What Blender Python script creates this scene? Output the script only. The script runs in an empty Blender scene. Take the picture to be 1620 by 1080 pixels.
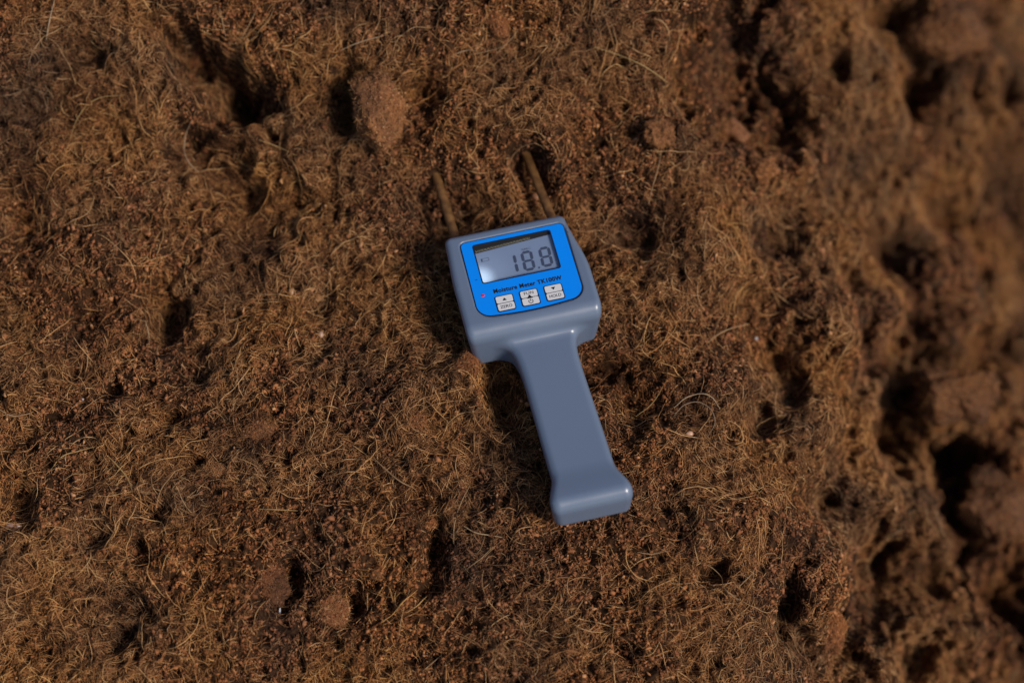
import bpy, math, random
import numpy as np
from mathutils import Vector, Matrix

rng = np.random.default_rng(7)
random.seed(7)
scene = bpy.context.scene
COL = scene.collection

# ------------------------------------------------------------------ camera, sky, sun, exposure
ELEV, DIST, FOCAL = math.radians(57), 1.40, 86.4
cam_d = bpy.data.cameras.new('camera')
cam_d.lens = FOCAL
cam_d.sensor_width = 36
cam_d.clip_start = 0.05
cam_d.clip_end = 50
cam = bpy.data.objects.new('camera', cam_d)
cam.location = (0, -DIST * math.cos(ELEV), DIST * math.sin(ELEV))
cam.rotation_euler = (math.radians(90) - ELEV, 0, 0)
COL.objects.link(cam)
scene.camera = cam
cam_d.dof.use_dof = True
cam_d.dof.focus_distance = 1.372
cam_d.dof.aperture_fstop = 3.2
cam_d.dof.aperture_blades = 7

SUN_EL, SUN_AZ = math.radians(42), math.radians(-40)      # azimuth from +X towards +Y
L = Vector((math.cos(SUN_EL) * math.cos(SUN_AZ), math.cos(SUN_EL) * math.sin(SUN_AZ), math.sin(SUN_EL)))
w = bpy.data.worlds.new('World')
scene.world = w
w.use_nodes = True
nt = w.node_tree
nt.nodes.clear()
sky = nt.nodes.new('ShaderNodeTexSky')
sky.sky_type = 'NISHITA'
sky.sun_disc = False
sky.sun_elevation = SUN_EL
sky.sun_rotation = math.atan2(L.x, L.y)
bg = nt.nodes.new('ShaderNodeBackground')
bg.inputs['Strength'].default_value = 0.13
wo = nt.nodes.new('ShaderNodeOutputWorld')
nt.links.new(sky.outputs[0], bg.inputs[0])
nt.links.new(bg.outputs[0], wo.inputs[0])
sd = bpy.data.lights.new('sun', 'SUN')
sd.energy = 4.6
sd.angle = math.radians(16)
sd.color = (1.0, 0.92, 0.81)
so = bpy.data.objects.new('sun', sd)
so.rotation_euler = (-L).to_track_quat('-Z', 'Y').to_euler()
so.location = (0.4, -0.8, 1.5)
COL.objects.link(so)
scene.view_settings.view_transform = 'Standard'
scene.view_settings.look = 'None'
scene.view_settings.exposure = -0.72
scene.view_settings.gamma = 1

# ------------------------------------------------------------------ helpers
def tag(o, label=None, cat=None, group=None, kind=None):
    if label: o['label'] = label
    if cat: o['category'] = cat
    if group: o['group'] = group
    if kind: o['kind'] = kind
    return o

def new_mesh(name, verts, faces, mat=None, parent=None, smooth=False):
    me = bpy.data.meshes.new(name)
    me.from_pydata([tuple(v) for v in verts], [], [tuple(f) for f in faces])
    me.update()
    if mat: me.materials.append(mat)
    if smooth: me.shade_smooth()
    o = bpy.data.objects.new(name, me)
    COL.objects.link(o)
    if parent: o.parent = parent
    return o

def np_mesh(name, V, Fq, mat=None, parent=None, smooth=False):
    """V (n,3), Fq (m,k) with constant k, quick path"""
    me = bpy.data.meshes.new(name)
    n, (m, k) = len(V), Fq.shape
    me.vertices.add(n)
    me.vertices.foreach_set('co', np.ascontiguousarray(V, dtype=np.float32).ravel())
    me.loops.add(m * k)
    me.loops.foreach_set('vertex_index', np.ascontiguousarray(Fq, dtype=np.int32).ravel())
    me.polygons.add(m)
    me.polygons.foreach_set('loop_start', np.arange(m, dtype=np.int32) * k)
    me.polygons.foreach_set('loop_total', np.full(m, k, dtype=np.int32))
    if smooth: me.polygons.foreach_set('use_smooth', np.ones(m, dtype=bool))
    me.update(calc_edges=True)
    me.validate()
    if mat: me.materials.append(mat)
    o = bpy.data.objects.new(name, me)
    COL.objects.link(o)
    if parent: o.parent = parent
    return o

def mat(name, color, rough=0.5, metal=0.0, spec=0.5, coat=0.0):
    m = bpy.data.materials.new(name)
    m.use_nodes = True
    b = m.node_tree.nodes['Principled BSDF']
    b.inputs['Base Color'].default_value = (*color, 1)
    b.inputs['Roughness'].default_value = rough
    b.inputs['Metallic'].default_value = metal
    b.inputs['Specular IOR Level'].default_value = spec
    b.inputs['Coat Weight'].default_value = coat
    return m

# gradient noise on numpy arrays
_P = rng.permutation(512)
_A = rng.random(512) * 2 * np.pi
def gnoise(x, y, seed=0):
    xi, yi = np.floor(x).astype(int), np.floor(y).astype(int)
    xf, yf = x - xi, y - yi
    def g(ix, iy, dx, dy):
        a = _A[_P[(_P[(ix + seed * 57) % 512] + iy) % 512]]
        return np.cos(a) * dx + np.sin(a) * dy
    u = xf * xf * xf * (xf * (xf * 6 - 15) + 10)
    v = yf * yf * yf * (yf * (yf * 6 - 15) + 10)
    a = g(xi, yi, xf, yf) * (1 - u) + g(xi + 1, yi, xf - 1, yf) * u
    b = g(xi, yi + 1, xf, yf - 1) * (1 - u) + g(xi + 1, yi + 1, xf - 1, yf - 1) * u
    return (a * (1 - v) + b * v) * 1.5

def noise3(P, seed=0):
    """cheap 3-D noise from three planar slices"""
    x, y, z = P[:, 0], P[:, 1], P[:, 2]
    return (gnoise(x + .37 * z, y - .61 * z, seed) + gnoise(y + 11.3 + .53 * x, z - .29 * x, seed + 1) + gnoise(z + 5.1, x + .41 * y, seed + 2)) * .6

def softplus(t, k):
    return k * np.logaddexp(0, t / k)

def sstep(a, b, x):
    t = np.clip((x - a) / (b - a), 0, 1)
    return t * t * (3 - 2 * t)

# rays of the reference view, used only to find where on the ground a feature stands
# the heap's relief is modelled in a frame leaning 27 degrees back with the slope of the heap
LEAN = math.radians(27)
TL = np.array(Matrix.Rotation(LEAN, 3, 'X'))
sL, cL = math.sin(LEAN), math.cos(LEAN)
def heap_to_world(P):
    return P @ TL.T
def lean(o, c=(0, 0, 0)):
    o.location = TL @ np.asarray(c, float)
    o.rotation_euler = (LEAN, 0, 0)
    return o
Cc = TL.T @ np.array(cam.location)
FW = TL.T @ np.array([0, math.cos(ELEV), -math.sin(ELEV)])
UP = TL.T @ np.array([0, math.sin(ELEV), math.cos(ELEV)])
def ray(px, py):
    return FW + np.array([1., 0, 0]) * ((px - 810) / 1620 * 36 / FOCAL) - UP * ((py - 540) / 1620 * 36 / FOCAL)

# ------------------------------------------------------------------ the meter's pose and its body as a distance field (mm)
YAW, ROLL = math.radians(13.2), -math.radians(1.5)
ORG = np.array([.00639, .02614, 0.0])
RM = np.array((Matrix.Rotation(YAW, 3, 'Z') @ Matrix.Rotation(ROLL, 3, 'Y')))
def to_local(P):            # heap frame -> meter's own millimetres
    return ((heap_to_world(P) - ORG) @ RM) * 1000

def smin(a, b, k):
    h = np.clip(.5 + .5 * (b - a) / k, 0, 1)
    return b + (a - b) * h - k * h * (1 - h)
def smax(a, b, k):
    return -smin(-a, -b, k)
def rbox(qs, r):
    q = [a + r for a in qs]
    out = np.sqrt(sum(np.maximum(a, 0) ** 2 for a in q))
    ins = np.minimum(np.maximum.reduce(q), 0)
    return out + ins - r

def label_outline(inset=0.0, n=10):
    """rounded label: gently bowed sides, tighter corners at the top"""
    pts = []
    def corner(cx, cy, r, a0):
        for i in range(n + 1):
            a = math.radians(a0 + 90 * i / n)
            pts.append((cx + r * math.cos(a), cy + r * math.sin(a)))
    W0, W1, T, B = 30.3 - inset, 30.6 - inset, 26.5 - inset, -26.0 + inset
    rt, rb = max(3.2 - inset, .5), max(8.5 - inset, .5)
    corner(W0 - rt, T - rt, rt, 0)
    corner(-W0 + rt, T - rt, rt, 90)
    corner(-W1 + rb, B + rb, rb, 180)
    for i in range(1, 8):
        t = i / 8
        pts.append((-W1 + rb + t * 2 * (W1 - rb), B - 1.3 * math.sin(math.pi * t)))
    corner(W1 - rb, B + rb, rb, 270)
    return pts
def sdf_label(x, y):
    hw = 30.5
    r = np.where(y > 0, 3.2, 8.5)
    cy = .2
    hh = 26.4 + np.where(y < 0, 1.3 * np.cos(np.clip(x / 24, -1, 1) * math.pi / 2), 0)
    qx, qy = np.abs(x) - hw + r, np.abs(y - cy) - hh + r
    return np.hypot(np.maximum(qx, 0), np.maximum(qy, 0)) + np.minimum(np.maximum(qx, qy), 0) - r

ZT = 34.0
def sdf(P):
    x, y, z = P[..., 0], P[..., 1], P[..., 2]
    # head
    hw = 35.6 + 3.8 * sstep(34, -6, y) - .125 * np.clip(34 - z, 0, 34)
    ax = np.abs(x + 2.2 * sstep(-10, 33, y) + .6)
    top = z - ZT - .00022 * 0 * x
    bot = -z
    back = y - 33.2
    front = -(y + 37.6) + .05 * (34 - z)
    # front upper edge is rolled on a larger radius than the others
    tf = np.sqrt(np.maximum(top + 9, 0) ** 2 + np.maximum(front + 9, 0) ** 2) + np.minimum(np.maximum(top + 9, front + 9), 0) - 9
    head = rbox([ax - hw, back, bot, tf], 4.2)
    # handle
    cx = 2.4 - .020 * (y + 40)
    cx = np.where(y > -40, 2.4, cx)
    wh = 16.9 + .9 * sstep(-50, -120, y) + 4.9 * sstep(-124, -143, y) + 7.0 * np.exp(np.minimum((y + 36) / 5.5, 0))
    zh = 21.6 - 1.2 * sstep(-50, -110, y) + 3.0 * sstep(-122, -144, y)
    hx = np.abs(x - cx) - wh + .10 * np.clip(18 - z, 0, 18)
    hz, hb = z - zh, 1.2 - z
    end, st = -(y + 148.6), y + 20
    te = rbox([hz, end], 7.5)
    handle = rbox([hx, te, hb, st], 4.6)
    d = smin(head, handle, 6.0)
    # recess for the label, window for the display
    rec = np.maximum(sdf_label(x, y) - .35, (ZT - .9) - z)
    d = smax(d, -rec, .5)
    qx, qy = np.abs(x + .8) - 22.6, np.abs(y - 9.8) - 13.4
    cav = np.maximum(np.maximum(qx, qy), (ZT - 7.5) - z)
    d = np.maximum(d, -cav)
    return d

# ------------------------------------------------------------------ the ground's height field
GX0, GX1, GY0, GY1, ST = -.46, .56, -.40, .58, .0014
gx = np.arange(GX0, GX1, ST)
gy = np.arange(GY0, GY1, ST)
X, Y = np.meshgrid(gx, gy, indexing='ij')

def world_base(x, y):
    k = .62 - .20 * sstep(.1, .22, x)
    h = .30 * softplus(y - .03, .015) + k * softplus(y - .105, .016) - .4 * softplus(y - .32, .03)
    return h - .42 * softplus(-(y + .102), .010)            # falls towards the viewer
def base(x, v):
    w = -np.asarray(v) * .2
    for _ in range(14):
        y, z = v * cL - w * sL, v * sL + w * cL
        w = w + .7 * (world_base(x, y) - z)
    xc = .135 - .10 * np.clip(v - .10, 0, .2) + .018 * gnoise(np.asarray(v) * 9 + 3, np.asarray(x) * 0 + .5, 5)
    r = softplus(x - xc, .026)
    return w - np.minimum(1.5 * r, .16 + .85 * r)

def hit(px, py, f):
    d = ray(px, py)
    t = .9
    while t < 2.6:
        p = Cc + d * t
        if p[2] < f(p[0], p[1]): break
        t += .002
    return Cc + d * t

# (px, py, half width, half height in picture pixels, turn in degrees, height in mm): hollows and lumps of the heap
FEATURES = [
 (335, 110, 70, 30, 42, -64), (275, 58, 36, 18, 30, -28), (374, 142, 32, 34, 0, -44), (130, 78, 26, 14, 25, -18), (55, 165, 34, 18, 10, -14),
 (290, 212, 24, 17, 0, -30), (335, 185, 14, 16, 0, -18), (352, 262, 60, 32, 15, -38), (545, 155, 15, 42, 5, -34), (668, 152, 22, 30, 10, -22),
 (255, 505, 22, 34, 12, -34), (290, 588, 24, 20, 0, -20), (270, 660, 18, 14, 0, -20), (175, 615, 14, 12, 0, -18), (400, 345, 56, 40, 20, -16),
 (792, 628, 20, 40, -12, -26), (690, 330, 26, 60, -20, -20), (738, 318, 24, 30, -15, -22), (686, 865, 12, 46, 4, -30), (455, 915, 13, 30, 10, -30),
 (560, 962, 18, 16, 0, -26), (566, 925, 24, 10, -10, -12), (1008, 372, 22, 34, -10, -22), (955, 585, 36, 20, -10, -30), (1005, 635, 30, 34, 10, -22),
 (1160, 80, 46, 72, 8, -64), (1235, 140, 24, 30, -12, -28), (1325, 95, 14, 22, 0, -36), (1420, 18, 34, 22, 0, -40), (1180, 190, 22, 16, 0, -20),
 (1220, 545, 36, 30, 10, -26), (1205, 470, 26, 18, 0, -18), (1235, 375, 24, 26, 0, -22), (1395, 378, 40, 24, 20, -40), (1345, 440, 14, 18, 0, -24), (1460, 505, 22, 18, 0, -30),
 (1440, 600, 26, 56, 5, -60), (1500, 572, 50, 16, 8, -36), (1455, 690, 44, 22, 0, -50), (1365, 610, 14, 16, 0, -26), (1525, 800, 26, 70, -12, -60),
 (1400, 935, 34, 54, 10, -62), (1480, 905, 36, 20, 20, -40), (1590, 935, 34, 44, -30, -56), (1450, 1050, 30, 34, -20, -44), (1250, 960, 12, 30, 10, -32), (1280, 1020, 12, 26, -20, -26), (1135, 905, 16, 12, 0, -24),
 (1590, 830, 20, 26, 0, -30), (1545, 610, 30, 20, 0, -30),
 (25, 345, 26, 34, 0, -14), (40, 680, 30, 22, 0, -16), (20, 790, 20, 24, 0, -20), (55, 1010, 30, 18, 20, -18), (185, 1010, 22, 18, 0, -18), (150, 850, 22, 14, 0, -16),
 (215, 870, 16, 12, 0, -18), (240, 805, 24, 14, 10, -14), (205, 950, 34, 18, 20, -14), (300, 730, 18, 12, 0, -14), (850, 860, 36, 14, 0, -10), (665, 790, 26, 16, 10, -16), (990, 1030, 20, 12, 0, -14), (725, 980, 22, 12, 0, -12),
 (470, 320, 26, 16, 0, -14), (505, 480, 24, 14, 0, -10), (430, 590, 18, 12, 0, -12), (130, 500, 22, 14, 0, -10),
 # lumps
 (770, 190, 90, 46, 0, 9), (200, 300, 80, 50, 20, 10), (330, 170, 30, 18, 0, 6), (460, 430, 60, 40, 0, 7), (120, 420, 80, 50, 0, 8),
 (1060, 300, 70, 60, 0, 9), (1100, 420, 60, 50, 0, 8), (1130, 800, 90, 70, 0, 9), (640, 600, 70, 50, 0, 6), (400, 1000, 110, 40, 0, 7),
 (1500, 70, 75, 55, 0, 30), (1570, 240, 70, 70, 0, 32), (1400, 215, 50, 60, 0, 18), (1300, 250, 50, 60, 0, 16), (1480, 430, 60, 34, 0, 28), (1325, 520, 55, 55, 10, 20),
 (1590, 480, 40, 50, 0, 26), (1300, 680, 55, 75, 10, 20), (1380, 780, 50, 60, 0, 16), (1515, 630, 60, 42, -8, 34), (1600, 720, 45, 50, 0, 30), (1480, 850, 34, 50, 0, 14), (1575, 845, 50, 70, 15, 22),
 (1560, 1010, 70, 40, -10, 34), (1590, 620, 30, 30, 0, 20), (1320, 930, 40, 60, 0, 16), (1290, 390, 45, 40, 0, 14), (1410, 480, 40, 36, 0, 14), (1360, 330, 40, 36, 0, 14),
 (1250, 210, 34, 24, 10, -30), (1330, 300, 24, 30, 0, -30), (1500, 330, 50, 20, 15, -40), (1450, 130, 18, 34, 0, -40), (1370, 545, 18, 34, 0, -34), (1250, 610, 20, 30, 0, -26), (1420, 690, 22, 40, 0, -46),
 (1300, 790, 30, 18, 0, -26), (1560, 540, 40, 18, 0, -40), (1530, 720, 30, 20, 20, -50), (1210, 660, 16, 24, 0, -20), (1590, 150, 20, 24, 0, -40), (1350, 1000, 24, 40, 0, -36),
]
H = base(X, Y)
# clumps with creases between them, then finer and finer crumb relief
wx = X + .008 * gnoise(X * 22, Y * 22, 11) + .0012 * gnoise(X * 90, Y * 90, 13)
wy = Y + .008 * gnoise(X * 22 + 9, Y * 22, 12) + .0012 * gnoise(X * 90 + 4, Y * 90, 14)
rough_right = 1 + 2.2 * sstep(.13, .21, X)
H += .008 * rough_right * gnoise(wx * 13, wy * 13, 1) + .0055 * rough_right * gnoise(wx * 31, wy * 31, 2) + .0040 * np.abs(gnoise(wx * 74, wy * 74, 3)) - .003
H += .0038 * gnoise(wx * 150, wy * 150, 4) + .0024 * gnoise(X * 300, Y * 300, 6) - .004
pit = np.maximum(gnoise(wx * 110, wy * 110, 22) - .35, 0) * .016
H -= np.minimum(pit, .006)
H += .0050 * gnoise(X * 24 + 5, Y * 24, 23) * rough_right + .0060 * (np.abs(gnoise(wx * 46, wy * 46, 24)) - .25)
for (px, py, a, b, turn, amp) in FEATURES:
    c = hit(px, py, base)
    s = .00036 * np.linalg.norm(c - Cc) / DIST
    if amp < 0: a, b, amp = (a * 1.2, b * 1.2, amp * .9) if px < 1100 else (a * 1.4, b * 1.4, amp * 1.1)
    ca, sa = math.cos(math.radians(turn)), math.sin(math.radians(turn))
    dx, dy = (X - c[0]), -(Y - c[1])
    wobble = 1.12 + .42 * gnoise(X * 55 + px, Y * 55 + py, 31) + .28 * gnoise(X * 130 + px, Y * 130, 32)
    u = (dx * ca + dy * sa) / (a * s * wobble)
    v = (-dx * sa + dy * ca) / (b * s * wobble)
    q = u * u + v * v
    if px > 1230 and amp > 0: amp *= 1.35
    H += amp / 1000 * (np.exp(-q ** (1.3 if amp < 0 or px > 1230 else 1)))

# bed for the meter: level under it, soft hollows along the two probes
def level(zw):               # heap-frame height of the level world plane z = zw, and the meter's own x, y there
    W = (zw - Y * sL) / cL
    q = to_local(np.stack([X, Y, W], -1).reshape(-1, 3)).reshape(*X.shape, 3)
    return W, q[..., 0], q[..., 1]
W0, lx, ly = level(0.0)
def boxd(cx, cy, hx, hy):
    qx, qy = np.abs(lx - cx) - hx, np.abs(ly - cy) - hy
    return np.hypot(np.maximum(qx, 0), np.maximum(qy, 0)) + np.minimum(np.maximum(qx, qy), 0)
dh = np.minimum(boxd(0, -2, 35, 34), boxd(3.5, -92, 17, 56))
fine = .0030 * np.abs(gnoise(wx * 74, wy * 74, 3)) + .0028 * np.abs(gnoise(wx * 150, wy * 150, 4)) + .0018 * gnoise(X * 300, Y * 300, 6)
bed = W0 - .0024 + fine
near = sstep(11, 1, dh)
H = H * (1 - near * .85) + np.minimum(H, bed + .004) * near * .85
H = np.where(dh < 3, np.minimum(H, bed * sstep(3, 0, dh) + H * (1 - sstep(3, 0, dh))), H)
H = np.where(dh < 1.0, np.minimum(H, W0 - .0018), H)
# probes (mm, own frame)
PROBES = [((-29.3, 28, 17), (-31.6, 118, 15.0)), ((28.6, 28, 17), (21.6, 124, 15.0))]
for (a, b) in PROBES:
    a, b = np.array(a), np.array(b)
    e0, e1 = a + (b - a) * .02, a + (b - a) * (.57 if a[0] < 0 else .66)
    dxy = (e1 - e0)[:2]
    t = np.clip(((lx - e0[0]) * dxy[0] + (ly - e0[1]) * dxy[1]) / (dxy @ dxy), 0, 1)
    dd = np.hypot(lx - e0[0] - t * dxy[0], ly - e0[1] - t * dxy[1])
    floor = W0 + (.002 if a[0] < 0 else .004) + fine * 1.2
    wgt = np.exp(-(dd / 11.5) ** 4)
    H = H * (1 - wgt) + np.minimum(H, floor) * wgt
    e = a + (b - a) * (.80 if a[0] < 0 else .84)            # here the heap closes over the rod
    W2, lx2, ly2 = level(.028)
    dd = np.hypot(lx2 - e[0], (ly2 - e[1] - 6) * .8)
    wgt = np.exp(-(dd / 11) ** 4)
    H = np.maximum(H, (W2 + fine) * wgt + H * (1 - wgt))

def hfield(x, y):
    u = np.clip((np.asarray(x) - GX0) / ST, 0, len(gx) - 1.001)
    v = np.clip((np.asarray(y) - GY0) / ST, 0, len(gy) - 1.001)
    i, j = u.astype(int), v.astype(int)
    fu, fv = u - i, v - j
    return (H[i, j] * (1 - fu) + H[i + 1, j] * fu) * (1 - fv) + (H[i, j + 1] * (1 - fu) + H[i + 1, j + 1] * fu) * fv
def hs(x, y):
    return float(hfield(np.array([x]), np.array([y]))[0])

# ------------------------------------------------------------------ coir materials
def coir_mat(name, attr=None, dark=(.060, .027, .012), mid=(.215, .106, .047), warm=(.44, .235, .100), pale=(.66, .46, .24), gain=1.0, hair=False):
    m = bpy.data.materials.new(name)
    m.use_nodes = True
    n, l = m.node_tree.nodes, m.node_tree.links
    b = n['Principled BSDF']
    b.inputs['Roughness'].default_value = .82
    b.inputs['Specular IOR Level'].default_value = .18
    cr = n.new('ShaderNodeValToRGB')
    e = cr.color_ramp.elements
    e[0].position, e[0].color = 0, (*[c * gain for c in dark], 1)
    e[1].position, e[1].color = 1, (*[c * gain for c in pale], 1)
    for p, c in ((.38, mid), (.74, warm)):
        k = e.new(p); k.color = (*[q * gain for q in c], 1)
    tc = n.new('ShaderNodeNewGeometry')
    if attr:
        at = n.new('ShaderNodeAttribute'); at.attribute_name = attr
        l.new(at.outputs['Fac'], cr.inputs[0])
    else:
        nz = n.new('ShaderNodeTexNoise'); nz.inputs['Scale'].default_value = 420; nz.inputs['Detail'].default_value = 6
        nz.inputs['Roughness'].default_value = .7
        l.new(tc.outputs['Position'], nz.inputs['Vector'])
        mr = n.new('ShaderNodeMapRange')
        mr.inputs[1].default_value, mr.inputs[2].default_value = .35, .75
        mr.inputs[3].default_value, mr.inputs[4].default_value = 0, .62
        l.new(nz.outputs['Fac'], mr.inputs[0]); l.new(mr.outputs[0], cr.inputs[0])
        bp = n.new('ShaderNodeBump'); bp.inputs['Strength'].default_value = .9; bp.inputs['Distance'].default_value = .0012
        l.new(nz.outputs['Fac'], bp.inputs['Height']); l.new(bp.outputs[0], b.inputs['Normal'])
    # slow change of hue over the heap: redder, greyer and more golden matter
    n2 = n.new('ShaderNodeTexNoise'); n2.inputs['Scale'].default_value = 17; n2.inputs['Detail'].default_value = 4
    l.new(tc.outputs['Position'], n2.inputs['Vector'])
    hr = n.new('ShaderNodeValToRGB')
    h = hr.color_ramp.elements
    h[0].position, h[0].color = .32, (.50, .47, .52, 1)
    h[1].position, h[1].color = .68, (1.17, .97, .70, 1)
    k = h.new(.50); k.color = (1.03, .90, .80, 1)
    l.new(n2.outputs['Fac'], hr.inputs[0])
    mx = n.new('ShaderNodeMix'); mx.data_type = 'RGBA'; mx.blend_type = 'MULTIPLY'; mx.inputs[0].default_value = 1
    l.new(cr.outputs[0], mx.inputs[6]); l.new(hr.outputs[0], mx.inputs[7])
    l.new(mx.outputs[2], b.inputs['Base Color'])
    return m

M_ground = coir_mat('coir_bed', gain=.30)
M_fibre = coir_mat('coir_fibre', 'tint')
M_crumb = coir_mat('coir_crumb', 'tint', dark=(.050, .020, .010), mid=(.22, .090, .040), warm=(.38, .175, .085), pale=(.60, .36, .20))
M_clod = coir_mat('coir_clod', dark=(.07, .029, .013), mid=(.27, .112, .046), warm=(.42, .19, .083), pale=(.5, .27, .14))

# ------------------------------------------------------------------ ground sheet
nx, ny = len(gx), len(gy)
idx = np.arange(nx * ny).reshape(nx, ny)
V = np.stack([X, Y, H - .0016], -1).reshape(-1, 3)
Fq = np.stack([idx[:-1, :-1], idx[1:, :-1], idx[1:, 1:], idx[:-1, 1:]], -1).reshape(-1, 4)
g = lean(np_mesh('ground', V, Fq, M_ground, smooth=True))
tag(g, kind='structure')

# ------------------------------------------------------------------ fibres as hair curves
def curves_obj(name, P, radius, tint, m, parent=None):
    """P (n,k,3), radius (n,k), tint (n,)"""
    n, k = P.shape[:2]
    cd = bpy.data.hair_curves.new(name)
    cd.add_curves([k] * n)
    cd.attributes['position'].data.foreach_set('vector', np.ascontiguousarray(P, dtype=np.float32).ravel())
    ra = cd.attributes.get('radius') or cd.attributes.new('radius', 'FLOAT', 'POINT')
    ra.data.foreach_set('value', np.ascontiguousarray(radius, dtype=np.float32).ravel())
    ta = cd.attributes.new('tint', 'FLOAT', 'CURVE')
    ta.data.foreach_set('value', np.ascontiguousarray(tint, dtype=np.float32))
    cd.materials.append(m)
    o = bpy.data.objects.new(name, cd)
    COL.objects.link(o)
    if parent: o.parent = parent
    return o

def in_view(p, margin=.03):
    v = p - Cc
    d = v @ FW
    return (np.abs(v[:, 0] / d) < (.5 * 36 / FOCAL) + margin) & (np.abs(v @ UP / d) < (.5 * 24 / FOCAL) + margin)

def scatter(n, dens=None):
    out = []
    have = 0
    while have < n:
        m = n * 2
        x = rng.uniform(-.44, .54, m); y = rng.uniform(-.36, .56, m)
        p = np.stack([x, y, hfield(x, y)], -1)
        keep = in_view(p)
        if dens is not None: keep &= rng.random(m) < dens(p)
        out.append(p[keep]); have += keep.sum()
    return np.concatenate(out)[:n]

def grow(P0, k, length, curl, lift, stand, rad, tint, clear=.4):
    """curled fibres that follow the surface"""
    n = len(P0)
    ang = rng.uniform(0, 2 * np.pi, n)
    step = length / (k - 1)
    kap = rng.normal(0, curl, n) + rng.normal(0, curl * .3, n)
    dk = rng.normal(0, curl * .8, (n, k))
    P = np.empty((n, k, 3))
    x, y = P0[:, 0] - np.cos(ang) * length * .5, P0[:, 1] - np.sin(ang) * length * .5
    for i in range(k):
        P[:, i, 0], P[:, i, 1] = x, y
        ang = ang + (kap + dk[:, i]) * step
        gxx, gyy = slope(x, y)
        s2 = np.sqrt(gxx ** 2 + gyy ** 2) + 1e-9
        ux, uy = gxx / s2, gyy / s2
        c_, s_ = np.cos(ang), np.sin(ang)
        along = (c_ * ux + s_ * uy) * (1 - 1 / np.sqrt(1 + s2 * s2))
        x = x + (c_ - along * ux) * step; y = y + (s_ - along * uy) * step
    hz = hfield(P[..., 0].ravel(), P[..., 1].ravel()).reshape(n, k)
    # a fibre is stiff: it bridges the small hollows
    sm = hz.copy()
    for _ in range(2):
        sm[:, 1:-1] = np.maximum((sm[:, :-2] + sm[:, 1:-1] + sm[:, 2:]) / 3, hz[:, 1:-1] * .5 + sm[:, 1:-1] * .5)
    t = np.linspace(0, 1, k)[None]
    arch = np.sin(np.pi * t) * rng.gamma(1.2, lift, n)[:, None]
    end = (t ** 2) * rng.gamma(.8, stand, n)[:, None] * rng.choice([0, 1], n, p=[.45, .55])[:, None]
    P[..., 2] = sm + arch + end + rng.uniform(-.0022, .0008, (n, 1)) + np.cumsum(rng.normal(0, .0003, (n, k)), 1)
    loc = to_local(P.reshape(-1, 3))
    dd = sdf_hull(loc).reshape(n, k)
    ok = (dd > clear).all(1)
    for (a, b) in PROBES:
        a, b = np.array(a), np.array(b)
        tt = np.clip(((loc - a) @ (b - a)) / ((b - a) @ (b - a)), 0, .8)
        ok &= (np.linalg.norm(loc - a - tt[:, None] * (b - a), axis=1).reshape(n, k) > 3.4).all(1)
    # keep the face of the meter clear of overhanging fibres
    P = P[ok]
    r = (rad[ok, None] if np.ndim(rad) else np.full((len(P), 1), rad)) * (1 - .75 * np.abs(2 * t - 1) ** 2.5)
    return P, r, tint[ok]

def blur(A, n):
    for _ in range(n):
        A = A.copy()
        A[1:-1] = (A[:-2] + 2 * A[1:-1] + A[2:]) / 4
        A[:, 1:-1] = (A[:, :-2] + 2 * A[:, 1:-1] + A[:, 2:]) / 4
    return A
HB = blur(H, 5)
DX, DY_ = np.gradient(HB, ST)
def slope(x, y):
    i = np.clip(((x - GX0) / ST).astype(int), 0, len(gx) - 1); j = np.clip(((y - GY0) / ST).astype(int), 0, len(gy) - 1)
    return DX[i, j], DY_[i, j]

def sdf_hull(loc):
    far = (np.abs(loc[:, 0]) > 60) | (loc[:, 1] > 50) | (loc[:, 1] < -165) | (loc[:, 2] > 60)
    out = np.full(len(loc), 50.0)
    q = loc[~far]
    out[~far] = sdf(q)
    return out

# patches of darker tint
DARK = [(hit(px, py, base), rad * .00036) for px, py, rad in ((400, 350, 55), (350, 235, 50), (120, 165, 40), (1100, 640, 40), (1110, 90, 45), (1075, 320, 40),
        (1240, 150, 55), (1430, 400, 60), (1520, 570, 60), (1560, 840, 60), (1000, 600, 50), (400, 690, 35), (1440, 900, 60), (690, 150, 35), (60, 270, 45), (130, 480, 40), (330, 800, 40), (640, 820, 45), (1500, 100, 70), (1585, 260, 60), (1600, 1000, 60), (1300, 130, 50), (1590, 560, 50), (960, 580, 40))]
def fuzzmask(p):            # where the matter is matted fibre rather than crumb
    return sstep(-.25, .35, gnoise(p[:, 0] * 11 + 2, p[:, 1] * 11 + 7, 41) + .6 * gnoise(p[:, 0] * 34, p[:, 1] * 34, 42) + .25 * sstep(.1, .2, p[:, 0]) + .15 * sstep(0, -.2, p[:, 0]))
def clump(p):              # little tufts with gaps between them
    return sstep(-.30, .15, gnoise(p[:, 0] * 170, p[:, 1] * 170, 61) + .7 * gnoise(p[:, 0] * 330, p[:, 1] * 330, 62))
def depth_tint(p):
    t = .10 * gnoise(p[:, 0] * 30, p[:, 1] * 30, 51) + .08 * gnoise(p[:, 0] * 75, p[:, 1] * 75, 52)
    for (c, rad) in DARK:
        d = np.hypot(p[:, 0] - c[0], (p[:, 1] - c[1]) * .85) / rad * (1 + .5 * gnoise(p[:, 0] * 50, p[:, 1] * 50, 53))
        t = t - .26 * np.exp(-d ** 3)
    return t

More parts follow.
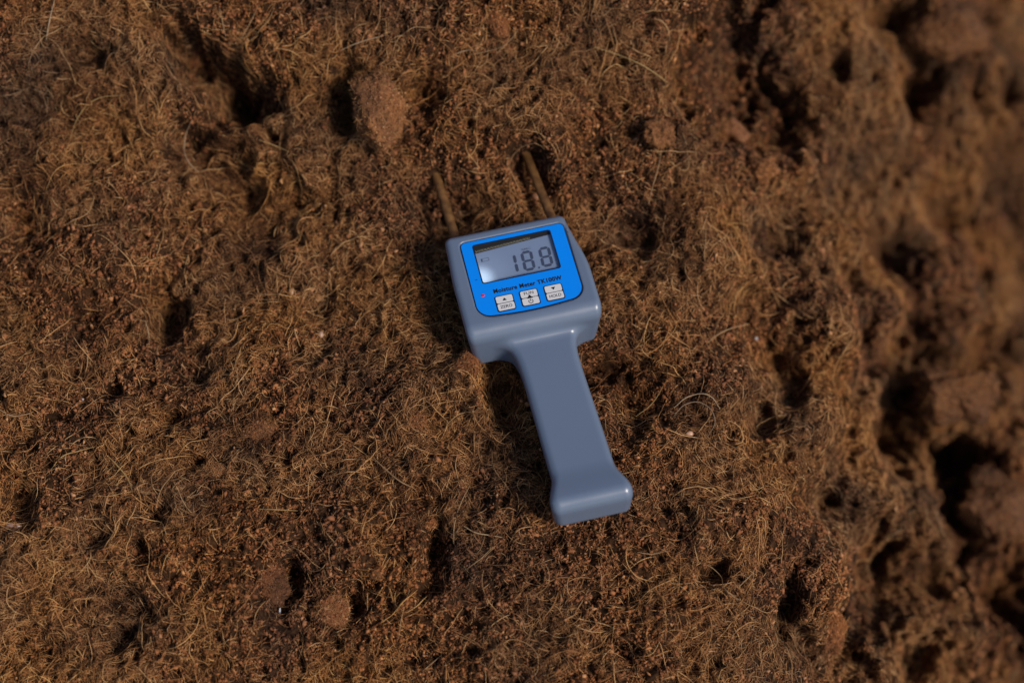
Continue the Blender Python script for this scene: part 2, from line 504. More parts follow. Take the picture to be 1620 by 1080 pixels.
def fibre_batch(n, k, lo, hi, curl, lift, stand, r0, r1, dens, base_t, sp, pale):
    P0 = scatter(n, dens)
    ln = rng.uniform(lo, hi, len(P0)) * rng.uniform(.6, 1.2, len(P0))
    tint = np.clip(rng.normal(base_t, sp, len(P0)) + depth_tint(P0), .05, .9)
    tint = np.where(rng.random(len(P0)) < pale, rng.uniform(.8, 1.0, len(P0)), tint)
    return grow(P0, k, ln, curl, lift, stand, rng.uniform(r0, r1, len(P0)), tint)

def add_fibres(name, batch):
    P, r, t = batch
    return tag(lean(curves_obj(name, P, r, t, M_fibre)), kind='stuff')

add_fibres('coir_fuzz', fibre_batch(270000, 5, .0025, .0080, 150, .0005, .0010, .00009, .00017, lambda p: (.25 + .75 * fuzzmask(p)) * (.05 + .95 * clump(p)), .42, .26, .03))
add_fibres('coir_fibres', fibre_batch(44000, 8, .006, .016, 75, .0010, .0018, .00010, .00020, lambda p: (.2 + .8 * fuzzmask(p)) * (.3 + .7 * clump(p)), .58, .22, .04))
add_fibres('coir_strands', fibre_batch(2400, 14, .016, .040, 40, .0014, .0020, .00013, .00024, lambda p: .4 + .6 * fuzzmask(p), .78, .12, .16))

# ------------------------------------------------------------------ crumbs
def grains(P0, s, t, name, parent=None, rg=rng):
    n = len(P0)
    o = np.array([[1, 0, 0], [0, 1, 0], [-1, 0, 0], [0, -1, 0], [0, 0, 1], [0, 0, -1]], float)
    F = np.array([[0, 1, 4], [1, 2, 4], [2, 3, 4], [3, 0, 4], [1, 0, 5], [2, 1, 5], [3, 2, 5], [0, 3, 5]])
    sc = s[:, None] * rg.uniform(.45, 1.25, (n, 3))
    vv = o[None] * rg.uniform(.6, 1.2, (n, 6, 1)) + rg.normal(0, .22, (n, 6, 3))
    vv = vv * sc[:, None]
    q = rg.normal(size=(n, 4)); q /= np.linalg.norm(q, axis=1)[:, None]
    a, b, c, d = q.T
    R = np.stack([1 - 2 * (c * c + d * d), 2 * (b * c - a * d), 2 * (b * d + a * c), 2 * (b * c + a * d), 1 - 2 * (b * b + d * d), 2 * (c * d - a * b), 2 * (b * d - a * c), 2 * (c * d + a * b), 1 - 2 * (b * b + c * c)], -1).reshape(n, 3, 3)
    vv = np.einsum('nij,nkj->nki', R, vv) + P0[:, None]
    FF = (F[None] + 6 * np.arange(n)[:, None, None]).reshape(-1, 3)
    ob = np_mesh(name, vv.reshape(-1, 3), FF, M_crumb, parent)
    ta = ob.data.attributes.new('tint', 'FLOAT', 'POINT')
    ta.data.foreach_set('value', np.repeat(t, 6).astype(np.float32))
    return tag(ob, kind='stuff')
def crumbs(name, n, s0, s1, dens, seed):
    P0 = scatter(n, dens)
    P0 = P0[sdf_hull(to_local(P0)) > 2.2]
    n = len(P0)
    s = s0 * (s1 / s0) ** (rng.random(n) ** 1.8)
    P0[:, 2] += s * rng.uniform(-1.2, .8, n)
    lean(grains(P0, s, np.clip(rng.normal(.44, .22, n) + depth_tint(P0), .0, .95), name))
crumbs('coir_dust', 100000, .0006, .0013, lambda p: (1.05 - .6 * fuzzmask(p)) * (.12 + .88 * clump(p)), 1)
crumbs('coir_crumbs', 30000, .0011, .0022, lambda p: (1.05 - .75 * fuzzmask(p)) * (.15 + .85 * clump(p)), 2)

# ------------------------------------------------------------------ clods that lie loose on the heap
def ico(sub):
    import bmesh
    bm = bmesh.new()
    bmesh.ops.create_icosphere(bm, subdivisions=sub, radius=1)
    v = np.array([x.co[:] for x in bm.verts]); f = np.array([[q.index for q in p.verts] for p in bm.faces])
    bm.free()
    return v, f
ICO5, ICO6 = ico(5), ico(6)
def clod(px, py, rx, ry, rz, turn, label, seed, fuzz=1500, chunky=.3, sink=.35, tint=.5, m=None, big=False):
    v, f = (ICO6 if big else ICO5)
    v = v.copy()
    # flat broken facets
    r2 = np.random.default_rng(seed)
    for _ in range(14):
        nrm = r2.normal(size=3); nrm /= np.linalg.norm(nrm)
        h = r2.uniform(.55, .90)
        s = v @ nrm
        v -= np.where(s > h, (s - h) * .85, 0)[:, None] * nrm
    d = 1 + chunky * noise3(v * 1.6 + seed, seed) + .13 * noise3(v * 5 + seed, seed + 3) + .09 * np.abs(noise3(v * 12 + seed, seed + 6)) + .06 * noise3(v * 24 + seed, seed + 9)
    v = v * d[:, None] * np.array([rx, ry, rz])
    c = hit(px, py, hs)
    a = math.radians(turn)
    v = v @ np.array([[math.cos(a), math.sin(a), 0], [-math.sin(a), math.cos(a), 0], [0, 0, 1]])
    c = c + np.array([0, 0, rz * (1 - 2 * sink) * .5])
    o = np_mesh('coir_clod', v, f, m or M_clod, smooth=True)
    lean(o, c)
    tag(o, label, 'clod', group='loose clods of coir lying on the heap')
    n = int(fuzz * 1.2)
    ng = int(fuzz * 1.0)
    gi = r2.integers(0, len(f), ng)
    grains(v[f[gi]].mean(1), r2.uniform(.0004, .0011, ng), np.clip(r2.normal(tint - .05, .2, ng), 0, .9), 'grains', o, r2)
    k = 6
    fi = r2.integers(0, len(f), n)
    p = v[f[fi]].mean(1)
    nr = np.cross(v[f[fi, 1]] - v[f[fi, 0]], v[f[fi, 2]] - v[f[fi, 0]]); nr /= np.linalg.norm(nr, axis=1)[:, None] + 1e-12
    t1 = np.cross(nr, r2.normal(size=(n, 3))); t1 /= np.linalg.norm(t1, axis=1)[:, None] + 1e-12
    ln = r2.uniform(.002, .006, n)
    P = np.empty((n, k, 3))
    q = p + nr * .0002; dr = t1.copy()
    for i in range(k):
        P[:, i] = q
        dr = dr + r2.normal(0, .35, (n, 3)) - nr * .06 - (q - p) * 30
        dr /= np.linalg.norm(dr, axis=1)[:, None]
        q = q + dr * (ln / (k - 1))[:, None] 
    fz = curves_obj('fuzz', P, np.full((n, k), 1.) * r2.uniform(.00007, .00015, n)[:, None] * np.linspace(1, .4, k)[None], np.clip(r2.normal(tint, .15, n), 0, 1), M_fibre, o)
    return o

M_clod_grey = coir_mat('coir_clod_grey', dark=(.05, .026, .016), mid=(.17, .088, .048), warm=(.27, .15, .085), pale=(.36, .22, .14))
CW = coir_mat('coir_clod_warm', dark=(.085, .038, .017), mid=(.30, .142, .060), warm=(.46, .245, .105), pale=(.56, .36, .18))
clod(602, 168, .0150, .0250, .018, 8, 'tall reddish brown clod standing between two dark hollows near the top', 3, 1500, .22, .02, .66, CW)
clod(1038, 213, .0115, .0110, .013, 0, 'small smooth pinkish brown clod in a pocket, right of the two metal probes', 5, 120, .2, .08, .55, CW)
clod(1157, 212, .0125, .0080, .014, -10, 'pale flat-topped clod on the crest where the heap drops away', 8, 120, .25, .05, .7, m=coir_mat('coir_clod_pale', dark=(.12, .06, .035), mid=(.30, .15, .08), warm=(.4, .21, .12), pale=(.5, .3, .18)))
clod(1203, 268, .0095, .0090, .011, 20, 'rounded tan clod on the crest just below the pale flat-topped one', 11, 200, .2, .05, .6, CW)
clod(1515, 622, .0270, .0190, .020, -8, 'large dark blurred clod beside a black hollow at the right edge of the heap', 14, 1200, .25, .05, .4, M_clod_grey, True)
clod(1500, 60, .0300, .0220, .018, 10, 'broad greyish blurred clod in the top right corner', 17, 1200, .22, .1, .5, M_clod_grey, True)
clod(1570, 805, .0260, .0300, .018, 20, 'greyish brown blurred clod behind the long black cleft, lower right edge', 20, 1200, .22, .1, .45, M_clod_grey, True)
clod(1312, 990, .0110, .0200, .010, 12, 'long tan clod with a dark slit on its left, bottom right', 23, 700, .2, .15, .6)
clod(527, 968, .0110, .0090, .007, 0, 'tan fuzzy clod right of the white shiny fleck, near the bottom', 26, 900, .2, .42, .6)
clod(432, 925, .0100, .0115, .007, 10, 'dull reddish clod left of the narrow black slot, bottom left', 29, 500, .2, .42, .5)
clod(345, 752, .0095, .0065, .005, 0, 'small pale matted fibre ball in the lower left of the heap', 32, 1500, .15, .4, .72)
clod(402, 688, .0135, .0080, .006, 10, 'flat greyish matted clod above the pale fibre ball', 35, 1100, .15, .45, .5, M_clod_grey)
clod(660, 676, .0090, .0090, .006, 0, 'rounded brown clod left of the grey handle', 38, 500, .2, .2, .5, CW)
clod(742, 578, .0080, .0100, .006, 0, 'small brown lump touching the lower left corner of the meter head', 41, 400, .2, .4, .5)
clod(680, 826, .0060, .0040, .004, 15, 'little orange brown nugget left of the end of the handle', 44, 120, .2, .2, .6)
clod(598, 905, .0060, .0040, .003, 5, 'thin greyish flake lying over a dark hollow near the bottom', 47, 60, .2, .2, .5, M_clod_grey)
clod(790, 42, .0065, .0100, .006, 5, 'small upright brown clod at the top edge above the probes', 50, 300, .2, .3, .5)
clod(306, 96, .0050, .0060, .004, 0, 'small brown nugget in the long black hollow, top left', 53, 150, .2, .2, .5)

# ------------------------------------------------------------------ single strands one can pick out
def strand(pts, rad, label, col=(.45, .31, .15), lift=.0025, name='coir_strand'):
    m = STR.setdefault(col, mat('strand_%d' % len(STR), col, .6, spec=.3))
    ctrl = [hit(px, py, hs) for px, py in pts]
    zs = [c[2] for c in ctrl]
    ctrl = [np.array([c[0], c[1], max(c[2], .5 * max(zs) + .5 * c[2]) + lift]) for c in ctrl]
    cu = bpy.data.curves.new(name, 'CURVE'); cu.dimensions = '3D'
    sp = cu.splines.new('BEZIER'); sp.bezier_points.add(len(ctrl) - 1)
    org = ctrl[0]
    for i, c in enumerate(ctrl):
        b = sp.bezier_points[i]; b.co = c - org
        b.handle_left_type = b.handle_right_type = 'AUTO'
        b.radius = .45 if i in (0, len(ctrl) - 1) else 1
    cu.bevel_depth = rad * .85; cu.bevel_resolution = 2; cu.resolution_u = 8; cu.use_fill_caps = True
    cu.materials.append(m)
    o = bpy.data.objects.new(name, cu); COL.objects.link(o); o.location = org
    me = bpy.data.meshes.new_from_object(o.evaluated_get(bpy.context.evaluated_depsgraph_get()))
    o2 = bpy.data.objects.new(name, me); bpy.data.objects.remove(o); o2.name = name
    me.shade_smooth()
    COL.objects.link(o2); lean(o2, org)
    tag(o2, label, 'fibre', group='loose strands one can pick out')
STR = {}
YL, TN, PL_, GR = (.36, .225, .085), (.30, .18, .09), (.40, .28, .17), (.24, .16, .10)
strand([(940, 78), (975, 90), (1010, 102), (1035, 120), (1054, 138)], .00042, 'yellow curved strand above the crest, upper right of the probes', YL)
strand([(1025, 325), (1034, 290), (1042, 262), (1046, 240)], .00036, 'pale upright strand under the small pinkish clod', TN)
strand([(76, 68), (80, 38), (88, 0)], .00040, 'pale straight strand running off the top left edge', PL_)
strand([(348, 15), (354, 40), (360, 64)], .00038, 'tan short strand near the top edge, left of centre', TN)
strand([(382, 68), (398, 38), (410, 10)], .00036, 'tan strand leaning right near the top edge', TN)
strand([(305, 190), (298, 232), (300, 258), (318, 278)], .00034, 'crooked pale strand crossing the dark pocket, upper left', PL_)
strand([(410, 223), (440, 236), (466, 246), (490, 257)], .00036, 'straight golden strand sloping down right in the upper left half', YL)
strand([(112, 222), (130, 182), (152, 160), (200, 152)], .00030, 'thin golden strand bending right in the upper left corner', YL)
strand([(232, 508), (238, 528), (237, 545)], .00030, 'short white strand at the rim of the round black hole on the left', PL_)
strand([(0, 648), (22, 658), (50, 654)], .00032, 'pale strand at the left edge, middle height', PL_)
strand([(175, 722), (190, 738), (204, 756), (210, 775)], .00044, 'thick golden strand sloping down in the lower left', YL)
strand([(82, 743), (100, 722), (126, 714), (152, 707)], .00040, 'branching golden strand in the lower left', YL)
strand([(410, 805), (440, 806), (472, 808)], .00040, 'straight pale yellow strand left of the narrow dark cleft', YL)
strand([(592, 725), (612, 744), (636, 763), (655, 772)], .00042, 'tan strand sloping right beside the dark cleft, below centre', TN)
strand([(718, 860), (719, 830), (728, 800), (744, 768)], .00040, 'upright bent strand left of the end of the handle', TN)
strand([(734, 832), (752, 842), (772, 846), (795, 850)], .00034, 'light strand lying level left of the end of the handle', PL_)
strand([(905, 975), (918, 955), (932, 930)], .00034, 'straight pale strand near the bottom, right of centre', TN)
strand([(1008, 873), (1030, 876), (1056, 871)], .00040, 'pale strand pointing right, below and right of the handle', TN)
strand([(650, 1075), (672, 1058), (698, 1036)], .00042, 'pale strand at the bottom edge left of centre', TN)
strand([(631, 1010), (636, 975), (648, 932)], .00036, 'long upright strand near the bottom edge', TN)
strand([(1116, 545), (1140, 528), (1178, 518)], .00050, 'blurred tan strand over the dark pocket on the crest', TN)
strand([(1066, 645), (1090, 628), (1120, 626), (1138, 648)], .00034, 'pale arched strand on grey fibres right of the handle', PL_)
strand([(1063, 662), (1085, 640), (1112, 640), (1130, 665), (1120, 690)], .00030, 'second pale arched strand inside the first, right of the handle', GR)
strand([(1005, 660), (1030, 640), (1052, 605)], .00030, 'thin orange strand beside the handle', YL)
strand([(1395, 850), (1412, 845), (1424, 836)], .00045, 'short grey strand at the rim of the big black cleft, lower right', PL_)
strand([(830, 30), (800, 72), (770, 85), (745, 90)], .00028, 'arched strand over the lump near the top centre', TN)
strand([(712, 92), (735, 84), (755, 82)], .00028, 'thin pale strand above the probes near the top', PL_)
strand([(540, 85), (568, 70), (608, 58)], .00036, 'light strand above the tall reddish clod', PL_)
strand([(1104, 890), (1130, 905), (1150, 935), (1180, 955)], .00030, 'thin curling strand on the lower right slope', TN)
strand([(1168, 928), (1190, 905)], .00070, 'pale chip-like stalk on the lower right slope', TN)

def fleck(px, py, s, label, col, cat='fleck'):
    v, f = ico(2)
    v = v * (1 + .3 * noise3(v * 2 + px, 4))[:, None] * np.array(s)
    c = hit(px, py, hs)
    o = np_mesh('fleck', v, f, mat('fleck_%d' % px, col, .35, spec=.6), smooth=True)
    lean(o, c + np.array([0, 0, .0014]))
    tag(o, label, cat)
fleck(130, 632, (.0013, .0010, .0008), 'tiny white speck on the left side of the heap', (.75, .78, .85))
fleck(443, 968, (.0007, .0026, .0008), 'white shiny fleck below the narrow black slot', (.75, .78, .85))
fleck(1091, 686, (.0024, .0018, .0012), 'light pinkish chip right of the handle', (.62, .36, .24))
fleck(1196, 536, (.0010, .0014, .0008), 'small grey speck on the crest of the heap', (.45, .42, .42))
fleck(848, 312, (.0030, .0024, .0020), 'orange bit of husk left of the right probe', (.42, .19, .09))
fleck(20, 832, (.0050, .0016, .0012), 'dull pinkish sliver at the left edge', (.30, .19, .16))
fleck(462, 462, (.0020, .0024, .0014), 'small light orange nugget left of centre', (.42, .22, .10))
fleck(508, 530, (.0016, .0020, .0012), 'tiny pale pinkish grain left of the meter', (.48, .29, .2))

# ------------------------------------------------------------------ the moisture meter
def grain(m, scale, strength, rough_var=.06):
    n, l = m.node_tree.nodes, m.node_tree.links
    b = n['Principled BSDF']
    tc = n.new('ShaderNodeTexCoord')
    nz = n.new('ShaderNodeTexNoise'); nz.inputs['Scale'].default_value = scale; nz.inputs['Detail'].default_value = 3
    l.new(tc.outputs['Object'], nz.inputs['Vector'])
    bp = n.new('ShaderNodeBump'); bp.inputs['Strength'].default_value = strength; bp.inputs['Distance'].default_value = .0001
    l.new(nz.outputs[0], bp.inputs['Height']); l.new(bp.outputs[0], b.inputs['Normal'])
    n2 = n.new('ShaderNodeTexNoise'); n2.inputs['Scale'].default_value = 60; n2.inputs['Detail'].default_value = 5
    l.new(tc.outputs['Object'], n2.inputs['Vector'])
    mr = n.new('ShaderNodeMapRange')
    r = b.inputs['Roughness'].default_value
    mr.inputs[1].default_value, mr.inputs[2].default_value = .3, .7
    mr.inputs[3].default_value, mr.inputs[4].default_value = r - rough_var, r + rough_var
    l.new(n2.outputs[0], mr.inputs[0]); l.new(mr.outputs[0], b.inputs['Roughness'])
    return m
M_plastic = grain(mat('grey_plastic', (.140, .182, .270), .33, spec=.75), 900, .10)
M_blue = grain(mat('blue_print', (.0, .26, 1.0), .42, spec=.35), 700, .05)
M_edge = mat('dark_edge', (.006, .012, .04), .5)
M_ink = mat('black_ink', (.008, .009, .014), .6)
M_key = mat('white_key', (.72, .70, .72), .45)
M_red = mat('red_lamp', (.75, .03, .06), .35)
M_wall = mat('window_wall', (.02, .018, .018), .5)
M_mark = mat('wall_marks', (.42, .36, .22), .5)
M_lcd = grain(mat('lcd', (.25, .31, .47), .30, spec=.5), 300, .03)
_n, _l = M_lcd.node_tree.nodes, M_lcd.node_tree.links      # glare on the display, painted as emission at its lower left edge
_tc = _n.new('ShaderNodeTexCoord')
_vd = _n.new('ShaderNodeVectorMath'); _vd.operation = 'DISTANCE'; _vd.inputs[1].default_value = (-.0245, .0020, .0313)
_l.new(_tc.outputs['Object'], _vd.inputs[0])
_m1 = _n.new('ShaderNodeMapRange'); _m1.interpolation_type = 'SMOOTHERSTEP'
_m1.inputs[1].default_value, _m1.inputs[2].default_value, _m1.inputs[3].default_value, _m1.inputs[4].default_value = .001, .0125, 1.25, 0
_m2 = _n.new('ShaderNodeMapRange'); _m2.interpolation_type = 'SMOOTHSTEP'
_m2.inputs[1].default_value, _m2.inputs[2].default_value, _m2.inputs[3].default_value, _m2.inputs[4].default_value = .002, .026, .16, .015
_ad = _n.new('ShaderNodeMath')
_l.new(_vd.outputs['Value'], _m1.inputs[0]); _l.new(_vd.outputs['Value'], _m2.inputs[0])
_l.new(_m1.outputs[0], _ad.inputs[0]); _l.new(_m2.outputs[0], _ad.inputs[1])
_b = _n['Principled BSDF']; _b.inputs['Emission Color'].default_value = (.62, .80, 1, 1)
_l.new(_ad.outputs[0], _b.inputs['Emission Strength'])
M_seg = mat('lcd_segment', (.065, .082, .14), .45)
M_seg2 = mat('lcd_ghost', (.12, .15, .22), .45)
M_rod = mat('stained_metal', (.20, .11, .05), .5, metal=.75)
def stain(m):
    n, l = m.node_tree.nodes, m.node_tree.links
    b = n['Principled BSDF']
    tc = n.new('ShaderNodeTexCoord')
    nz = n.new('ShaderNodeTexNoise'); nz.inputs['Scale'].default_value = 180; nz.inputs['Detail'].default_value = 6
    cr = n.new('ShaderNodeValToRGB')
    cr.color_ramp.elements[0].position, cr.color_ramp.elements[0].color = .35, (.085, .036, .012, 1)
    cr.color_ramp.elements[1].position, cr.color_ramp.elements[1].color = .68, (.26, .125, .042, 1)
    l.new(tc.outputs['Object'], nz.inputs['Vector']); l.new(nz.outputs[0], cr.inputs[0]); l.new(cr.outputs[0], b.inputs['Base Color'])
    b.inputs['Metallic'].default_value = .15
stain(M_rod)
glass = bpy.data.materials.new('cover_glass'); glass.use_nodes = True
gn, gl = glass.node_tree.nodes, glass.node_tree.links
gn.clear()
tr = gn.new('ShaderNodeBsdfTransparent'); tr.inputs[0].default_value = (.93, .95, .96, 1)
gs = gn.new('ShaderNodeBsdfGlossy'); gs.inputs['Roughness'].default_value = .16
lw = gn.new('ShaderNodeLayerWeight'); lw.inputs[0].default_value = .5
pw = gn.new('ShaderNodeMath'); pw.operation = 'POWER'; pw.inputs[1].default_value = 5
fr = gn.new('ShaderNodeMath'); fr.operation = 'ADD'; fr.inputs[1].default_value = .05
gl.new(lw.outputs['Facing'], pw.inputs[0]); gl.new(pw.outputs[0], fr.inputs[0])
mxs = gn.new('ShaderNodeMixShader'); ou = gn.new('ShaderNodeOutputMaterial')
gl.new(fr.outputs[0], mxs.inputs[0]); gl.new(tr.outputs[0], mxs.inputs[1]); gl.new(gs.outputs[0], mxs.inputs[2]); gl.new(mxs.outputs[0], ou.inputs[0])

meter = bpy.data.objects.new('moisture_meter', None)
COL.objects.link(meter)
meter.location = ORG
meter.rotation_euler = (Matrix.Rotation(YAW, 3, 'Z') @ Matrix.Rotation(ROLL, 3, 'Y')).to_euler()
tag(meter, 'grey handheld moisture meter with a blue face reading 18.8, probes pushed into brown coir', 'moisture meter')

def surface_net(f, lo, hi, h):
    ax = [np.arange(a, b + h, h) for a, b in zip(lo, hi)]
    G = np.stack(np.meshgrid(*ax, indexing='ij'), -1)
    S = f(G)
    neg = S < 0
    c = np.zeros(tuple(s - 1 for s in S.shape), int)
    for i in (0, 1):
        for j in (0, 1):
            for k in (0, 1):
                c += neg[i:S.shape[0] - 1 + i, j:S.shape[1] - 1 + j, k:S.shape[2] - 1 + k]
    act = (c > 0) & (c < 8)
    id_ = -np.ones(act.shape, int)
    id_[act] = np.arange(act.sum())
    ii = np.argwhere(act)
    V = np.array(lo) + (ii + .5) * h
    faces = []
    for a in range(3):
        b, d = [q for q in range(3) if q != a]
        s0 = [slice(None)] * 3; s1 = [slice(None)] * 3
        s0[a] = slice(0, -1); s1[a] = slice(1, None)
        cr = neg[tuple(s0)] != neg[tuple(s1)]
        e = np.argwhere(cr)
        e = e[(e[:, b] > 0) & (e[:, d] > 0) & (e[:, b] < S.shape[b] - 1) & (e[:, d] < S.shape[d] - 1)]
        q = []
        for (ob, od) in ((1, 1), (0, 1), (0, 0), (1, 0)):
            m = e.copy(); m[:, b] -= ob; m[:, d] -= od
            q.append(id_[m[:, 0], m[:, 1], m[:, 2]])
        q = np.stack(q, -1)
        n0 = neg[e[:, 0], e[:, 1], e[:, 2]]
        flip = n0 if a != 1 else ~n0
        q[~flip] = q[~flip][:, ::-1]
        faces.append(q)
    F = np.concatenate(faces)
    for it in range(6):
        eps = .02
        s = f(V)
        g = np.stack([(f(V + np.eye(3)[k] * eps) - f(V - np.eye(3)[k] * eps)) / (2 * eps) for k in range(3)], -1)
        mv = s[:, None] * g / np.maximum((g * g).sum(-1), .2)[:, None]
        V = V - np.clip(mv, -h, h) * .8
    return V, F
bv, bf = surface_net(sdf, (-46, -154, -3), (46, 40, 39), .72)
body = np_mesh('housing', bv / 1000, bf, M_plastic, meter, smooth=True)

MM = .001
def extrude_poly(name, pts, z0, z1, m, parent, hole=None, smooth=False):
    """flat plate from an outline (mm); optional hole outline with as many points handled by bridging"""
    import bmesh
    bm = bmesh.new()
    vs = [bm.verts.new((x * MM, y * MM, z1 * MM)) for x, y in pts]
    edges = [bm.edges.new((vs[i], vs[(i + 1) % len(vs)])) for i in range(len(vs))]
    if hole:
        hv = [bm.verts.new((x * MM, y * MM, z1 * MM)) for x, y in hole]
        edges += [bm.edges.new((hv[i], hv[(i + 1) % len(hv)])) for i in range(len(hv))]
    bmesh.ops.triangle_fill(bm, use_beauty=True, use_dissolve=False, edges=edges)
    if not bm.faces: bm.faces.new(vs)
    bmesh.ops.recalc_face_normals(bm, faces=bm.faces)
    if bm.faces[:][0].normal.z < 0: bmesh.ops.reverse_faces(bm, faces=bm.faces)
    bd = [e for e in bm.edges if e.is_boundary]
    if z1 > z0:
        r = bmesh.ops.extrude_edge_only(bm, edges=bd)
        for v in [q for q in r['geom'] if isinstance(q, bmesh.types.BMVert)]: v.co.z = z0 * MM
    bmesh.ops.recalc_face_normals(bm, faces=bm.faces)
    top = max(bm.faces, key=lambda f: f.calc_center_median().z)
    if top.normal.z < 0: bmesh.ops.reverse_faces(bm, faces=bm.faces)
    me = bpy.data.meshes.new(name); bm.to_mesh(me); bm.free()
    me.materials.append(m)
    o = bpy.data.objects.new(name, me); COL.objects.link(o); o.parent = parent
    return o
def rrect(cx, cy, hx, hy, r, n=5, shear=0):
    p = []
    for (sx, sy, a0) in ((1, 1, 0), (-1, 1, 90), (-1, -1, 180), (1, -1, 270)):
        for i in range(n + 1):
            a = math.radians(a0 + 90 * i / n)
            x, y = sx * (hx - r) + r * math.cos(a), sy * (hy - r) + r * math.sin(a)
            p.append((cx + x + shear * y, cy + y))
    return p
def text(name, s, x, y, z, size, m, parent, sx=1.0, bold=0.0, space=1.0, width=None, heavy=0):
    cu = bpy.data.curves.new(name, 'FONT')
    cu.body = s; cu.size = size * MM; cu.offset = bold * MM; cu.space_character = space
    cu.align_x = 'CENTER'; cu.align_y = 'CENTER'; cu.fill_mode = 'FRONT'; cu.resolution_u = 4
    o = bpy.data.objects.new(name, cu); COL.objects.link(o)
    bpy.context.view_layer.update()
    me = bpy.data.meshes.new_from_object(o.evaluated_get(bpy.context.evaluated_depsgraph_get()))
    bpy.data.objects.remove(o)
    xs = [v.co.x for v in me.vertices]; ys = [v.co.y for v in me.vertices]
    mx_, my_ = (min(xs) + max(xs)) / 2, (min(ys) + max(ys)) / 2
    k = (width * MM / (max(xs) - min(xs))) if width else sx
    for v in me.vertices:
        v.co.x = (v.co.x - mx_) * k + x * MM; v.co.y = v.co.y - my_ + y * MM; v.co.z = z * MM
    if heavy:
        vs_ = [tuple(v.co) for v in me.vertices]; fs_ = [tuple(p.vertices) for p in me.polygons]
        vv_, ff_ = [], []
        for q, (ox, oy) in enumerate(((-1, -.6), (1, -.6), (-1, .6), (1, .6))):
            ff_ += [tuple(i + len(vv_) for i in f) for f in fs_]
            vv_ += [(a + ox * heavy * MM, b + oy * heavy * MM, c + q * .000004) for a, b, c in vs_]
        me = bpy.data.meshes.new(name); me.from_pydata(vv_, [], ff_)
    me.materials.clear(); me.materials.append(m)
    o = bpy.data.objects.new(name, me); COL.objects.link(o); o.parent = parent
    return o

LZ = ZT - .25                                              # top of the printed label
WIN = rrect(-.8, 9.8, 22.4, 13.2, 1.2)
face = extrude_poly('face_label', label_outline(.45), ZT - .85, LZ, M_blue, meter, hole=WIN)
extrude_poly('label_edge', label_outline(.0), ZT - .88, LZ - .05, M_edge, face, hole=label_outline(.47))
extrude_poly('window_outline', rrect(-.8, 9.8, 22.9, 13.7, 1.6), LZ - .05, LZ + .06, M_edge, face, hole=rrect(-.8, 9.8, 22.2, 13.0, 1.1))
text('printed_name', 'Moisture Meter TK100W', .9, -10.2, LZ + .07, 3.9, M_ink, face, bold=.06, width=39.2, space=1.10, heavy=.09)
text('print_mark', '-', -26.4, -.2, LZ + .07, 5, mat('faded_ink', (.0, .10, .42), .5), face, bold=.05)
lamp = new_mesh('indicator_lamp', *(lambda r=1.15, n=20: ([(r * MM * math.cos(2 * math.pi * i / n) - .0251, r * MM * .85 * math.sin(2 * math.pi * i / n) - .0113, (LZ) * MM) for i in range(n)] + [(r * .7 * MM * math.cos(2 * math.pi * i / n) - .0251, r * .6 * MM * math.sin(2 * math.pi * i / n) - .0113, (LZ + .45) * MM) for i in range(n)], [(i, (i + 1) % n, n + (i + 1) % n, n + i) for i in range(n)] + [tuple(range(n, 2 * n))]))(), M_red, meter)

# display: sunk panel seen through a window, deeper on the left
def lz(x): return ZT - 2.7 + .025 * (x + 1)
def tilt(o, dz=0):
    for v in o.data.vertices: v.co.z = (lz(v.co.x / MM) + dz) * MM
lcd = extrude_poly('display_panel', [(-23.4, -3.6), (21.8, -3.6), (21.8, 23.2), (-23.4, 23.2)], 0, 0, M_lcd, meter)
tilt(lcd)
def seg_poly(x0, y0, x1, y1, wd):
    dx, dy = x1 - x0, y1 - y0
    l = math.hypot(dx, dy); ux, uy = dx / l, dy / l
    nx_, ny_ = -uy, ux
    h, g = wd / 2, wd * .5
    x0, y0, x1, y1 = x0 + ux * .14, y0 + uy * .14, x1 - ux * .14, y1 - uy * .14
    return [(x0, y0), (x0 + ux * g + nx_ * h, y0 + uy * g + ny_ * h), (x1 - ux * g + nx_ * h, y1 - uy * g + ny_ * h), (x1, y1), (x1 - ux * g - nx_ * h, y1 - uy * g - ny_ * h), (x0 + ux * g - nx_ * h, y0 + uy * g - ny_ * h)]
def digit(cx, y0, y1, hw_, which, lean=.04, wd=1.75):
    V_, F_ = [], []
    ym = (y0 + y1) / 2
    pt = {'tl': (-hw_, y1), 'tr': (hw_, y1), 'ml': (-hw_, ym), 'mr': (hw_, ym), 'bl': (-hw_, y0), 'br': (hw_, y0)}
    S = {'a': ('tl', 'tr'), 'b': ('tr', 'mr'), 'c': ('mr', 'br'), 'd': ('bl', 'br'), 'e': ('ml', 'bl'), 'f': ('tl', 'ml'), 'g': ('ml', 'mr')}
    for s in which:
        (xa, ya), (xb, yb) = pt[S[s][0]], pt[S[s][1]]
        pp = seg_poly(xa, ya, xb, yb, wd if s != 'g' else wd * .85)
        F_.append(tuple(range(len(V_), len(V_) + 6)))
        V_ += [((cx + x + lean * (y - ym)) * MM, y * MM, 0) for x, y in pp]
    o = new_mesh('digit', V_, F_, M_seg, lcd)
    tilt(o, .06)
DY = 2.0
digit(-4.3, -1.0 + DY, 11.0 + DY, 2.4, 'bc')
digit(5.2, -1.0 + DY, 11.0 + DY, 2.55, 'abcdefg')
digit(15.6, -1.0 + DY, 11.0 + DY, 2.55, 'abcdefg')
dp = extrude_poly('decimal_point', rrect(10.2, -1.2 + DY, .55, .55, .2), 0, 0, M_seg, lcd); tilt(dp, .06)
un = text('unit_mark', '%MC', 5.8, 13.2 + DY, 0, 1.7, M_seg2, lcd, bold=.03, width=5.6); tilt(un, .06)
